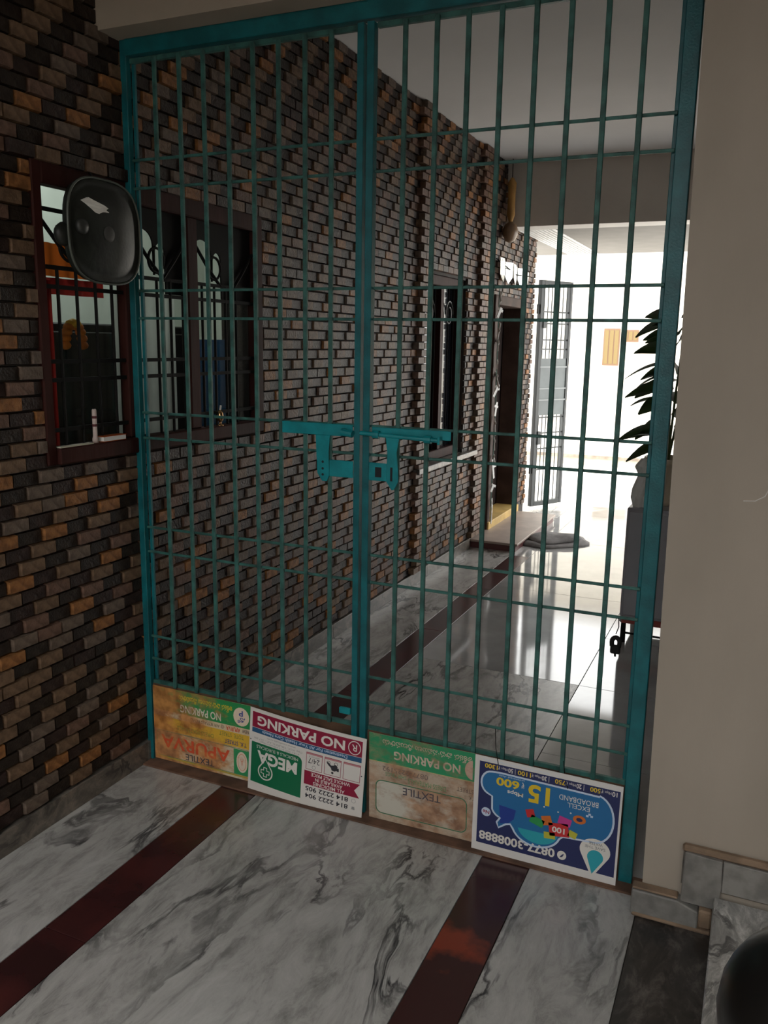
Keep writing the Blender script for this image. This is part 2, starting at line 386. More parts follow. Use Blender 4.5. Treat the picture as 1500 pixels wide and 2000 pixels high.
struct(MB().box(-.4, -.2, -7.2, 4.2, 2.86, 6.5).box(-.4, -.2, -7.2, FRONT_Y, 0, 2.86).build('wall_sun_block', M_beige), 'unseen upper wall added to keep sun off the front yard', 'wall')  # unseen wall added to block direct sun over the front yard
# porch side wall behind the viewer, unseen, lengthened to cut side sky light
struct(box(3.6, 3.8, -7.2, .10, 0, 4.0).build('wall_sky_block', M_beige), 'unseen beige porch side wall, lengthened to cut side sky light', 'wall')

# ================================================================== WINDOW 1 (three lights, iron grille)
w1 = struct(empty('window_1'), 'wide dark wooden window with three iron-grilled panes in the brick wall', 'window')
Y0, Y1, Z0, Z1 = OP[0]
fx0, fx1 = -.042, .002
fr = MB().box(fx0, fx1, Y0, Y0+.036, Z0, Z1).box(fx0, fx1, Y1-.05, Y1, Z0, Z1).box(fx0, fx1, Y0+.036, Y1-.05, Z1-.062, Z1).box(fx0, fx1+.012, Y0+.036, Y1-.05, Z0, Z0+.050)
fr.build('window_frame', M_wood, w1, bevel=.004)
MU = [(-.020, .040), (.310, .368)]
for a, b in MU: box(fx0, fx1-.006, a, b, Z0+.05, Z1-.062).build('mullion', M_wood, w1, bevel=.004)
panes = [(Y0+.036, MU[0][0]), (MU[0][1], MU[1][0]), (MU[1][1], Y1-.05)]
gx = -.016
for k, (a, b) in enumerate(panes):
    g = box(-.036, -.033, a, b, Z0+.05, Z1-.062).build('glass_pane', M_glass, w1)
    for zz in (1.666, 1.612, 1.400, 1.346, 1.20):
        box(gx-.004, gx+.004, a, b, zz-.006, zz+.006).build('grille_rail', M_iron, w1)
    if k == 0: ys = (-.293, -.219, -.141, -.07); box(gx-.004, gx+.004, a, b, 1.818, 1.829).build('grille_rail', M_iron, w1)
    else: ys = (a+.034, a+.11, a+.18, a+.25)
    for yy in ys:
        if yy < b-.01: MB().tube([(gx, yy, Z0+.05), (gx, yy, 1.666)], .005, 6).build('grille_bar', M_iron, w1)
    c = a+.112; zc = 1.727; ring = MB()
    ring.tube([(gx, c+.040*math.cos(t), zc+.040*math.sin(t)) for t in [2*PI*j/20 for j in range(20)]], .005, 6, closed=True).build('grille_ring', M_iron, w1)
    MB().tube([(gx, a, 1.80), (gx, a+.075, 1.725), (gx, a+.15, 1.666)], .006, 6).build('grille_brace', M_iron, w1)
    MB().tube([(gx, b, 1.80), (gx, b-.06, 1.735), (gx, b-.13, 1.666)], .006, 6).build('grille_brace', M_iron, w1)
    if k:
        # arched fascia board across the head of the pane
        top = Z1-.062; pts = [(a, top), (a, 1.78)]
        cx = a+.055
        pts += [(cx+.055*math.cos(t), 1.775+.048*math.sin(t)) for t in [PI-PI*j/12 for j in range(13)]]
        pts += [(a+.112, 1.68), (a+.118, 1.68)]
        pts += [(a+.145+.025*math.cos(t), 1.755+.03*math.sin(t)) for t in [PI-PI*j/8 for j in range(9)]]
        pts += [(a+.172, 1.62), (b, 1.62), (b, top)]
        mb = MB(); mb.prism(pts, lambda u, v, d: (d, u, v), -.031, -.026); mb.build('arched_fascia', M_iron, w1)
# room behind that window
M_room = mat('room_wall_paint', (.60, .63, .55), .8, var=.04)
for nm, bb in (('wall_room_back', (-1.62, -1.55, -1.2, 2.6, 0, 2.8)), ('wall_room_near', (-1.55, -.2, -1.25, -1.2, 0, 2.8)), ('wall_room_far', (-1.55, -.2, 2.55, 2.6, 0, 2.8)), ('ceiling_room', (-1.62, -.2, -1.25, 2.6, 2.8, 2.86)), ('floor_room', (-1.62, -.2, -1.25, 2.6, -.05, 0))):
    struct(box(*bb).build(nm, M_room), 'pale %s of the room seen through the window' % nm.replace('_', ' '), nm.split('_')[0])
tl = empty('added_tube_lamp', (-.80, .95, 2.775), 'added tube lamp, unseen on the ceiling of the room behind the window', 'lamp')  # unseen lamp added to light the room walls and curtains
box(-.02, .02, -.30, .30, 0, .024).build('fitting', M_white, tl)
MB().tube([(0, -.28, -.016), (0, .28, -.016)], .013, 10).build('tube', mat('added_tube_glow', (1, .98, .92), .5, emit=6), tl)
pl = bpy.data.lights.new('added_tube_light', 'POINT'); pl.energy = 20; pl.shadow_soft_size = .15; po = bpy.data.objects.new('added_tube_light', pl); COL.objects.link(po); po.parent = tl; po.location = (0, 0, -.20)
def cloth(name, col, tr=.6):
    ma = bpy.data.materials.new(name); ma.use_nodes = True; nt = ma.node_tree; N = nt.nodes.new; L = nt.links.new
    b = nt.nodes['Principled BSDF']; b.inputs['Base Color'].default_value = (*col, 1); b.inputs['Roughness'].default_value = .9
    tc = N('ShaderNodeTexCoord'); n = N('ShaderNodeTexNoise'); n.inputs['Scale'].default_value = 14; L(tc.outputs['Object'], n.inputs['Vector'])
    r = N('ShaderNodeValToRGB'); L(n.outputs['Fac'], r.inputs[0]); r.color_ramp.elements[0].color = (*[c*.8 for c in col], 1); r.color_ramp.elements[1].color = (*[min(1, c*1.15) for c in col], 1)
    t = N('ShaderNodeBsdfTranslucent'); L(r.outputs[0], t.inputs[0]); L(r.outputs[0], b.inputs['Base Color'])
    mx = N('ShaderNodeMixShader'); mx.inputs[0].default_value = tr; L(b.outputs[0], mx.inputs[1]); L(t.outputs[0], mx.inputs[2]); L(mx.outputs[0], nt.nodes['Material Output'].inputs[0])
    return ma
def wavy(name, y0, y1, z0, z1, x, ma, label, cat, amp=.012, n=6):
    mb = MB(); k = n*6; vs = []
    for j in range(k+1):
        t = j/k; xx = x+amp*math.sin(t*n*2*PI)
        vs += [(xx, y0+(y1-y0)*t, z0), (xx, y0+(y1-y0)*t, z1)]
    fs = [(2*j, 2*j+2, 2*j+3, 2*j+1) for j in range(k)]
    mb.add(vs, fs); o = mb.build(name, ma, smooth=True)
    return tag(o, label, cat)
M_red = cloth('red_cloth', (.30, .022, .018))
M_or = cloth('orange_cloth', (.62, .13, .02))
wavy('valance', -.26, .02, 1.655, 1.755, -.175, M_or, 'short orange valance hanging behind the left window pane', 'curtain', .006, 4)
wavy('valance', -.24, .06, 1.60, 1.65, -.165, M_red, 'crimson valance strip just below the orange valance', 'curtain', .006, 4)
wavy('curtain', -.235, -.185, 1.02, 1.64, -.15, M_red, 'narrow red curtain hanging at the left edge of the window', 'curtain', .006, 2)
wavy('curtain', .10, .44, 1.02, 1.62, -.17, cloth('grey_cloth', (.55, .55, .50), .7), 'plain grey curtain behind the middle window pane', 'curtain', .008, 5)
wavy('curtain', .52, .84, 1.02, 1.47, -.19, cloth('blue_cloth', (.02, .065, .13), .6), 'dark blue half curtain behind the right window pane', 'curtain', .008, 5)
cu = empty('cupboard', (-.62, .10, 0), 'dark wooden cupboard standing in the room behind the window', 'cupboard')
box(-.26, .26, -.10, .68, 0, 1.52).build('body', mat('dark_cupboard', (.03, .028, .022), .5, var=.3), cu, bevel=.005)
for a in (-.09, .295): box(.26, .272, a, a+.375, .08, 1.49).build('door', mat('dark_cupboard_door', (.035, .030, .024), .45, var=.3), cu, bevel=.004)
fg = empty('flower_garland', (-.16, -.09, 1.44), 'orange and yellow flower garland behind the left window pane', 'garland')
for j in range(11):
    t = PI*(.02+.96*j/10); mb = MB()
    p = Vector((0, -.038*math.cos(t), .075*math.sin(t)))
    mb.lathe([(.004, -.014), (.015, -.008), (.018, 0), (.014, .009), (.003, .014)], p, 9)
    mb.build('flower', mat('marigold_yellow', (.75, .40, .02), .8, var=.3) if j in (4, 5, 6) else mat('marigold_orange', (.62, .16, .01), .8, var=.3), fg, smooth=True)
MB().tube([(0, -.038, -.05), (0, -.038, 0)]+[(0, -.038*math.cos(PI*j/10), .075*math.sin(PI*j/10)) for j in range(11)], .003, 5).build('string', M_iron, fg)
# things on the window ledge
SILL = Z0+.05
bk = empty('book', (-.002, -.115, SILL), 'small orange book lying on the window ledge', 'book')
box(-.012, .014, -.05, .05, .002, .016).build('pages', M_white, bk); MB().box(-.014, .015, -.052, .052, 0, .002).box(-.014, .015, -.052, .052, .016, .018).box(-.014, -.012, -.052, .052, .002, .016).build('cover', M_or, bk)
tag(box(-.010, .013, -.345, -.21, SILL, SILL+.003).build('paper_sheet', mat('cream_paper', (.55, .52, .42), .8)), 'cream paper sheet lying on the window ledge beside the red curtain', 'paper')
cs = empty('candle', (-.004, -.185, SILL), 'slim candle with dark bands standing on the window ledge', 'candle')
MB().lathe([(.0095, 0), (.0095, .012), (.007, .02), (.007, .10), (.005, .104)], n=14).build('stick', mat('candle_wax', (.55, .45, .42), .5), cs, smooth=True)
for zz in (.05, .075): MB().lathe([(.0078, zz), (.0078, zz+.008)], n=14).build('band', mat('maroon_band', (.08, .01, .015), .6), cs)
MB().tube([(0, 0, .104), (.001, 0, .112)], .001, 5).build('wick', M_iron, cs)
ol = empty('oil_lamp', (-.001, .478, SILL-.002), 'small brass oil lamp with pale tip on the window ledge behind the gate', 'lamp')
M_brass = mat('brass', (.62, .38, .18), .25, metal=1)
MB().lathe([(.012, 0), (.012, .004), (.005, .008), (.005, .016), (.011, .022), (.013, .034), (.010, .050), (.004, .060)], n=16).build('body', M_brass, ol, smooth=True)
MB().tube([(0, 0, .058), (.002, .003, .078)], .0035, 8).build('tip', M_white, ol)

# ================================================================== dark rounded plaque hung by the window
pq = empty('wall_plaque', (.062, -.172, 1.775), 'dark rounded plaque with pale rim and painted white glint, hung before the window', 'plaque')
def sup(r, t, e=3.0): return r*(abs(math.cos(t))**e+abs(math.sin(t))**e)**(-1/e)
M_pd = mat('plaque_dark', (.014, .017, .014), .5, var=.35, vscale=16, bump=.1)
M_pr = mat('plaque_rim', (.085, .10, .085), .4)
def dish(levels, n=48, ry=.150, rz=.148):
    mb = MB(); vs = []
    for s, h in levels:
        for j in range(n):
            t = 2*PI*j/n; q = sup(1, t); vs.append((h, q*math.cos(t)*ry*s, q*math.sin(t)*rz*s))
    fs = [(i*n+j, i*n+(j+1) % n, (i+1)*n+(j+1) % n, (i+1)*n+j) for i in range(len(levels)-1) for j in range(n)]
    fs += [tuple(range(n))[::-1], tuple((len(levels)-1)*n+j for j in range(n))]
    return mb.add(vs, fs)
dish([(.97, -.022), (.985, -.004), (.95, .004), (.88, -.002), (.80, .004), (.55, .014), (.25, .018), (.05, .019)]).build('plate', M_pd, pq, smooth=True)
rp = []
for j in range(64):
    t = 2*PI*j/64; q = sup(1, t); rp.append((.001, q*math.cos(t)*.149, q*math.sin(t)*.147))
MB().tube(rp, .0035, 8, closed=True).build('rim', M_pr, pq, smooth=True)
MB().lathe([(.026, .006), (.027, .014), (.020, .021), (.006, .023)], (0, -.004, -.006), 20, axis='x').build('boss', mat('boss_grey', (.06, .06, .058), .6, var=.2), pq, smooth=True)
MB().lathe([(.022, .004), (.022, .014), (.014, .020), (.004, .022)], (0, -.104, .004), 18, axis='x').build('boss', mat('boss_dark', (.03, .032, .03), .5, var=.3), pq, smooth=True)
sm = MB(); sm.prism([(-.078, .085), (-.060, .094), (-.045, .090), (-.008, .082), (.006, .076), (-.002, .071), (.008, .066), (.006, .058), (-.006, .061), (-.004, .052), (-.014, .050), (-.020, .056), (-.040, .060), (-.058, .072), (-.066, .078)], lambda u, v, d: (d, u*1.2-.008, v*1.1-.018), .004, .0165)
sm.build('painted_glint', mat('glint_white', (.90, .90, .86), .7, var=.1, vscale=60, stretch=(1, .3, 3)), pq)  # specular reflection on the plate, painted as a white patch
MB().lathe([(.030, -.020), (.034, -.010), (.026, .004)], (-.006, -.148, -.022), 16, axis='x').build('side_lug', M_pd, pq, smooth=True)
MB().tube([(-.012, -.02, .14), (-.045, 0, .165), (-.060, .01, .172)], .003, 6).build('hanging_wire', M_iron, pq)

# ================================================================== far window and door
w2 = struct(empty('window_2'), 'dark grilled window further along the brick wall', 'window')
y0, y1, z0, z1 = OP[1]
MB().box(-.10, -.03, y0, y0+.06, z0, z1).box(-.10, -.03, y1-.06, y1, z0, z1).box(-.10, -.03, y0+.06, y1-.06, z1-.06, z1).box(-.10, -.03, y0+.06, y1-.06, z0, z0+.06).build('window_frame', M_wood, w2, bevel=.004)
box(-.09, -.04, 2.955, 3.005, z0+.06, z1-.06).build('mullion', M_wood, w2, bevel=.003)
for a, b in ((y0+.06, 2.955), (3.005, y1-.06)):
    box(-.086, -.082, a, b, z0+.06, z1-.06).build('glass_pane', mat('dark_glass', (.012, .016, .022), .08), w2)
    for j in range(3): MB().tube([(-.062, a+(b-a)*(j+.5)/3, z0+.06), (-.062, a+(b-a)*(j+.5)/3, z1-.06)], .005, 6).build('grille_bar', M_iron, w2)
    c = (a+b)/2
    MB().tube([(-.055, c+(.09-.06*j/20)*math.cos(j*.5)*.8, 1.66+(.09-.06*j/20)*math.sin(j*.5)) for j in range(21)], .004, 6).build('grille_scroll', mat('grey_iron', (.10, .10, .10), .4, metal=.6), w2)
box(-.10, .045, y0-.16, y1+.20, z0-.035, z0-.002).build('window_sill', M_skirt, w2, bevel=.003)
d1 = struct(empty('door_1'), 'dark wooden doorway in the far brick wall', 'door')
y0, y1, z0, z1 = OP[2]
MB().box(-.16, .018, y0, y0+.07, z0, z1).box(-.16, .018, y1-.05, y1, z0, z1).box(-.16, .018, y0+.07, y1-.05, z1-.07, z1).build('door_frame', mat('door_frame_wood', (.06, .035, .028), .65, var=.25, spec=.15), d1, bevel=.004)
box(-.19, -.165, y0+.005, y1-.005, z0, z1-.005).build('door_leaf', mat('door_wood', (.028, .018, .016), .5, var=.25, stretch=(1, 1, .2)), d1)
for a, b in ((.25, .75), (.9, 1.6)):
    box(-.165, -.157, y0+.15, y1-.15, a, b).build('door_panel', mat('door_wood_panel', (.035, .022, .019), .45, var=.25), d1, bevel=.004)
MB().lathe([(.012, 0), (.012, .03), (.018, .035), (.018, .045), (.01, .05)], (-.165, y0+.12, 1.0), 12, axis='x').build('door_knob', M_brass, d1, smooth=True)
box(-.16, .03, y0+.005, y1, z0, .118).build('door_sill', mat('yellow_sill_paint', (.50, .33, .10), .6, var=.15), d1, bevel=.004)
st = struct(empty('floor_step'), 'low stone step with maroon front below the far door', 'step')
box(0, .345, 3.60, 4.80, 0, .045).build('riser', mat('step_maroon', (.10, .03, .03), .4), st)
box(0, .362, 3.585, 4.81, .045, .062).build('tread', mat('step_top', (.36, .29, .25), .45, var=.1), st, bevel=.003)

# white garland and hanging at the door
gd = empty('door_garland', (.035, 3.975, .12), 'string of white paper twists hanging down the near jamb of the far door', 'garland')
MB().tube([(0, 0, 0), (.004, .004, .9), (0, 0, 1.75)], .003, 5).build('string', mat('garland_string', (.10, .24, .20), .7), gd)
for j in range(15):
    zz = .04+j*.118+random.uniform(-.03, .03); a = random.uniform(-.9, .9); mb = MB()
    Mx = Matrix.Rotation(random.uniform(-.7, .7), 3, 'Z') @ Matrix.Rotation(a, 3, 'X')
    l = random.uniform(.05, .11) if j % 3 else .15
    mb.obox((.008, random.uniform(-.012, .012), zz), (.006, .022, l), Mx).obox((.012, random.uniform(-.02, .02), zz+.02), (.004, .05, .018), Mx)
    mb.build('paper_twist', M_white, gd)
tr = empty('door_valance', (.02, 3.92, 1.90), 'silvery scalloped valance strung above the far door', 'valance')
MB().tube([(0, 0, .18), (.02, .45, .10), (.01, .92, .12)], .004, 6).build('cord', M_iron, tr)
M_foil = mat('silver_foil', (.72, .74, .70), .22, metal=.7, bump=.3, bscale=30)
for j in range(8):
    u = .02+j*.112; mb = MB()
    mb.prism([(u, .19-.05*u), (u+.105, .19-.05*u), (u+.10, .07), (u+.052, .02-.01*(j % 2)), (u+.005, .07)], lambda a, b, d: (d+.02*math.sin(a*20), a, b), .012, .016)
    mb.build('foil_flap', M_foil, tr)
hg = empty('hanging_gourd', (.06, 4.10, 2.24), 'brown gourd under an orange cloth hung below the far beam', 'ornament')
MB().lathe([(.006, -.035), (.035, -.02), (.055, .02), (.058, .055), (.045, .09), (.02, .11), (.008, .115)], n=16).build('gourd', mat('gourd_brown', (.20, .13, .08), .35, var=.25), hg, smooth=True)
MB().lathe([(.012, .11), (.030, .16), (.028, .30), (.034, .38), (.010, .42)], n=10).build('cloth', mat('ochre_cloth', (.42, .23, .07), .85, var=.2), hg, smooth=True)
MB().tube([(0, 0, .40), (0, 0, .55)], .003, 5).build('cord', M_iron, hg)

# open grille door at the far end
hp, ep = Vector((.03, 5.20, .035)), Vector((.225, 5.56, .035)); dv = (ep-hp); LG = dv.length; dv.normalize()
gr = empty('grille_door', hp, 'open dark metal grille door at the far end of the brick wall', 'door'); gr.rotation_euler = (0, 0, math.atan2(dv.y, dv.x))
M_gri = mat('grille_paint', (.05, .055, .055), .5)
HG = 1.985
MB().box(0, .04, -.02, .02, 0, HG).box(LG-.03, LG, -.02, .02, 0, HG).box(.04, LG-.03, -.02, .02, HG-.035, HG).box(.04, LG-.03, -.02, .02, 0, .04).build('grille_frame', M_gri, gr, bevel=.002)
for j in range(7):
    x = .04+(LG-.07)*(j+.5)/7
    MB().tube([(x, 0, .04), (x, 0, HG-.035)], .005, 6).build('grille_bar', M_gri, gr)
for zz in (.33, .52, .66, .80, 1.40, 1.48, 1.62, 1.72):
    box(.04, LG-.03, -.006, .006, zz-.006, zz+.006).build('grille_rail', M_gri, gr)
box(.03, LG-.02, -.012, -.008, .82, 1.32).build('sheet_panel', mat('grille_sheet', (.16, .18, .18), .5, var=.08), gr)
for zz in (.95, 1.05, 1.24): box(.03, LG-.02, -.020, -.012, zz, zz+.012).build('sheet_rib', mat('sheet_rib', (.30, .32, .32), .4), gr)
box(.035, .075, -.03, .03, .56, .68).build('lock_case', M_gri, gr, bevel=.003)
box(.035, .075, -.03, .03, 1.58, 1.66).build('lock_case', M_gri, gr, bevel=.003)
for zz in (.3, 1.7): MB().tube([(-.012, 0, zz), (-.012, 0, zz+.08)], .012, 8).build('hinge', M_gri, gr)

# folded mat on the far floor
mt = empty('floor_mat', (.54, 4.03, 0), 'grey cloth mat crumpled in folds on the floor by the far step', 'mat')
def matlayer(name, rx, ry, z0, h, ox, oy, rot, seed):
    rnd = random.Random(seed); n = 28; ph = [rnd.uniform(0, 6) for _ in range(3)]; vs = [(ox, oy, z0+h*1.1)]
    R_ = Matrix.Rotation(rot, 2)
    for lv, (s, hh) in enumerate(((.5, 1.15), (.85, 1.0), (1.0, .55), (1.0, 0))):
        for j in range(n):
            t = 2*PI*j/n; q = sup(1, t, 3)*(1+.07*math.sin(3*t+ph[0])+.04*math.sin(5*t+ph[1]))*s
            p = R_ @ Vector((q*rx*math.cos(t), q*ry*math.sin(t)))
            vs.append((ox+p.x, oy+p.y, z0+h*hh*(1+.35*math.sin(2*t+ph[2])*(1 if 0 < hh < 1.2 and lv < 3 else 0))))
    fs = [(0, 1+j, 1+(j+1) % n) for j in range(n)]
    for i in range(3):
        for j in range(n): fs.append((1+i*n+j, 1+(i+1)*n+j, 1+(i+1)*n+(j+1) % n, 1+i*n+(j+1) % n))
    fs.append(tuple(1+3*n+j for j in range(n))[::-1])
    MB().add(vs, fs).build(name, mat('mat_grey', (.20, .19, .19), .95, var=.15, vscale=20, bump=.3), mt, smooth=True)
matlayer('lower_fold', .17, .27, .0, .022, 0, 0, -.75, 1)
matlayer('upper_fold', .14, .20, .022, .03, -.02, .02, -.55, 2)

# ================================================================== cabinet, pot plant, bag (behind the gate, right)
cb = empty('cabinet', (1.32, 2.0, 0), 'small grey cabinet with red bottom strip standing behind the right gate post', 'cabinet')
box(0, .46, 0, .45, .105, .695).build('body', mat('cabinet_grey', (.33, .33, .36), .45, var=.04), cb, bevel=.006)
box(.012, .448, -.014, 0, .15, .68).build('door', mat('cabinet_door', (.36, .36, .39), .4, var=.04), cb, bevel=.004)
box(.012, .448, -.010, 0, .108, .138).build('red_strip', mat('cabinet_red', (.33, .06, .05), .5), cb)
for x in (.02, .42):
    for y in (.02, .41): MB().lathe([(.014, 0), (.012, .105)], (x, y, 0), 10).build('leg', M_iron, cb)
MB().tube([(.02, .02, .048), (.42, .02, .048)], .006, 6).build('stretcher', M_iron, cb)
MB().lathe([(.008, 0), (.008, -.02), (.014, -.024), (.014, -.032), (.006, -.034)], (.40, -.014, .45), 12, axis='y').build('knob', M_chrome, cb, smooth=True)
pp = empty('potted_plant', (1.47, 2.20, .695), 'leafy plant in a beige pot standing on the grey cabinet', 'plant')
MB().lathe([(.075, 0), (.082, .02), (.10, .20), (.112, .205), (.112, .235), (.100, .235), (.096, .20)], n=20).build('pot', mat('beige_pot', (.55, .48, .36), .6, var=.08), pp, smooth=True)
MB().lathe([(.02, .18), (.096, .205), (.05, .215), (.01, .218)], n=14).build('soil', mat('soil', (.04, .03, .02), .9), pp)
for j, (ex, ez) in enumerate(((-.02, .80), (.03, .92), (.08, .70))):
    MB().tube([(0, 0, .2), (ex*.4, .01*j, .2+(ez-.2)*.5), (ex, .02*j, ez)], [.007, .006, .003], 6).build('stem', mat('plant_stem', (.06, .09, .03), .7), pp)
M_leaf = mat('leaf_green', (.035, .075, .02), .5, var=.3, vscale=20)
def leaf(base, direc, L, W, roll=0):
    d = Vector(direc).normalized(); s = Matrix.Rotation(roll, 3, d) @ d.cross(Vector((0, 0, 1))).normalized(); mb = MB(); vs = []; n = 7
    for i in range(n+1):
        t = i/n; w = W*math.sin(PI*min(1, t*.94+.03))**.8*(1-.25*t); c = Vector(base)+d*L*t+Vector((0, 0, -.35*L*t*t))
        vs += [c-s*w+Vector((0, 0, .25*w)), c, c+s*w+Vector((0, 0, .25*w))]
    fs = [q for i in range(n) for q in ((3*i, 3*i+1, 3*i+4, 3*i+3), (3*i+1, 3*i+2, 3*i+5, 3*i+4))]
    o = mb.add(vs, fs).build('leaf', M_leaf, pp, smooth=True); so = o.modifiers.new('t', 'SOLIDIFY'); so.thickness = .0012
for j in range(30):
    zz = random.uniform(.30, .92); a = random.uniform(0, 2*PI); leaf((.02*math.cos(a), .02*math.sin(a), zz), (math.cos(a), math.sin(a), random.uniform(-.1, .6)), random.uniform(.14, .22), random.uniform(.03, .05), random.uniform(-1.3, 1.3))
for zz, L, dz, sy in ((.36, .24, .15, -.2), (.57, .23, .2, -.5), (.60, .17, -.1, -.1), (.75, .20, .35, -.3), (.82, .16, .3, -.4), (.30, .20, -.1, -.5), (.42, .16, -.3, -.2)):
    leaf((-.01, -.01, zz), (-1, sy, dz), L, .042, 1.1)
bg = MB(); rnd = random.Random(5); n = 14; vs = []
for i, (r, h) in enumerate(((.045, 0), (.06, .04), (.055, .10), (.035, .15), (.05, .20), (.02, .235))):
    for j in range(n):
        t = 2*PI*j/n; q = r*(1+rnd.uniform(-.22, .22)); vs.append((q*math.cos(t)*.8, q*math.sin(t), h+rnd.uniform(-.008, .008) if i else 0))
fs = [(i*n+j, i*n+(j+1) % n, (i+1)*n+(j+1) % n, (i+1)*n+j) for i in range(5) for j in range(n)]+[tuple(range(n))[::-1], tuple(5*n+j for j in range(n))]
o = bg.add(vs, fs).build('plastic_bag', M_white, loc=(1.378, 2.07, .695)); tag(o, 'crumpled white plastic bag standing on the cabinet left of the pot', 'bag')

# ================================================================== GATE
RZ = [2.010, 1.927, 1.6185, 1.5335, 1.232, 1.149, .848, .764, .463, .381]
gf = empty('gateway', (.83, .02, 0), 'teal painted outer posts and top bar framing the double gate', 'gateway')
def gpart(mb, name, ma, par, bev=.0015, label=None):
    o = mb.build(name, ma, bevel=bev, label=label); o.parent = par; o.matrix_parent_inverse = Matrix.Translation(par.location).inverted(); return o
gpart(box(0, .023, -.006, .016, .004, 2.352), 'post', M_teal, gf)
gpart(box(1.635, 1.672, -.006, .022, .004, 2.352), 'post', M_teal, gf)
gpart(box(.023, 1.635, -.010, .022, 2.306, 2.352), 'top_bar', M_teal, gf)
def leaf_gate(x0, x1, bars, closing, label):
    """x0..x1 leaf extent; closing = (a,b) meeting stile extent"""
    g = empty('gate_leaf', ((x0+x1)/2, .01, .012), label, 'gate', 'gate leaves')
    gpart(box(closing[0], closing[1], -.010, .016, .012, 2.300), 'meeting_stile', M_teal, g)
    hx = (x0, x0+.012) if closing[0] > (x0+x1)/2 else (x1-.010, x1)
    gpart(box(hx[0], hx[1], .0165, .026, .012, 2.300), 'hinge_stile', M_teal, g)
    a, b = (x0, closing[0]) if closing[0] > (x0+x1)/2 else (closing[1], x1)
    gpart(box(a, b, .008, .022, 2.288, 2.302), 'rail', M_tealb, g)
    for z in RZ: gpart(box(a, b, .004, .010, z-.0042, z+.0042), 'rail', M_tealb, g)
    gpart(box(a, b, .006, .018, .288, .302), 'rail', M_tealb, g)
    for x in bars: gpart(box(x-.0065, x+.0065, -.005, .004, .29, 2.295), 'bar', M_tealb, g)
    gpart(box(a, b, .004, .0055, .012, .290), 'kick_sheet', mat('kick_sheet', (.11, .06, .035), .8, var=.4), g)
    return g
GL = leaf_gate(.024, .826, [.124, .214, .300, .385, .470, .554, .639, .722], (.803, .8225), 'left leaf of the teal barred gate, carrying the hasp plate')
GR = leaf_gate(.8305, 1.634, [.939, 1.027, 1.112, 1.199, 1.287, 1.373, 1.461, 1.547], (.8315, .853), 'right leaf of the teal barred gate, carrying the sliding bolt')
# latch, left leaf
gpart(box(.564, .800, -.012, -.007, 1.199, 1.234), 'latch_plate', M_tealp, GL)
o = MB(); o.tube([(.770, -.022, 1.214), (.806, -.022, 1.209)], .011, 10); gpart(o, 'bolt_socket', M_tealp, GL, 0)
o = MB(); o.prism([(.678, 1.200), (.726, 1.200), (.722, 1.150), (.724, 1.08), (.716, 1.062), (.700, 1.062), (.684, 1.085), (.681, 1.14)], lambda u, v, d: (u, d, v), -.012, -.0075); gpart(o, 'hasp_plate', M_tealp, GL)
gpart(box(.724, .802, -.011, -.0065, 1.078, 1.128), 'lock_plate', M_tealp, GL)
for z in (1.12, 1.10, 1.082): o = MB(); o.lathe([(.004, -.0125), (.004, -.0118)], (.703, 0, z), 8, axis='y'); gpart(o, 'screw_hole', M_hole, GL, 0)
gpart(box(.764, .802, -.016, -.006, .205+.13, .225+.13), 'drop_bolt_lug', M_tealp, GL)
# latch, right leaf
gpart(box(.862, 1.102, -.012, -.007, 1.206, 1.232), 'bolt_plate', M_tealp, GR)
o = MB(); o.tube([(.832, -.024, 1.214), (1.075, -.024, 1.206)], .0065, 10); gpart(o, 'bolt_rod', M_tealp, GR, 0)
for x in (.872, 1.030): o = MB(); o.tube([(x, -.024, 1.2125-.03*(x-.87)), (x+.020, -.024, 1.2118-.03*(x-.87))], .0115, 10); gpart(o, 'bolt_guide', M_tealp, GR, 0)
gpart(box(1.070, 1.078, -.034, -.012, 1.195, 1.218), 'bolt_stop', M_tealp, GR)
o = MB(); o.prism([(.913, 1.206), (.955, 1.206), (.948, 1.165), (.953, 1.12), (.955, 1.082), (.942, 1.058), (.934, 1.056), (.917, 1.080), (.919, 1.165)], lambda u, v, d: (u, d, v), -.030, -.026); gpart(o, 'hasp', M_tealp, GR)
gpart(box(.930, .937, -.0306, -.0300, 1.082, 1.122), 'hasp_slot', M_hole, GR, 0)
gpart(box(.858, .918, -.020, -.015, 1.078, 1.130), 'lock_plate', M_tealp, GR)
gpart(box(.878, .898, -.0206, -.0200, 1.089, 1.118), 'keyhole_square', M_hole, GR, 0)
# padlock hanging from a lower rail
pd = empty('hanging_padlock', (1.582, -.002, .665), 'small black padlock dangling on a wire from the lower right gate rail', 'padlock')
MB().tube([(.003, .0, .10), (.005, .0, .075), (-.001, 0, .055)], .0014, 5).build('wire', M_iron, pd)
MB().box(-.013, .013, -.006, .006, 0, .024).build('body', M_iron, pd, bevel=.003)
MB().tube([(-.009, 0, .020)]+[(-.010*math.cos(PI*j/8), 0, .032+.013*math.sin(PI*j/8)) for j in range(9)]+[(.009, 0, .020)], .0062, 8).build('shackle', M_iron, pd, smooth=True)
MB().tube([(0, 0, .001), (.001, 0, -.008)], .003, 6).build('key_stub', M_iron, pd)

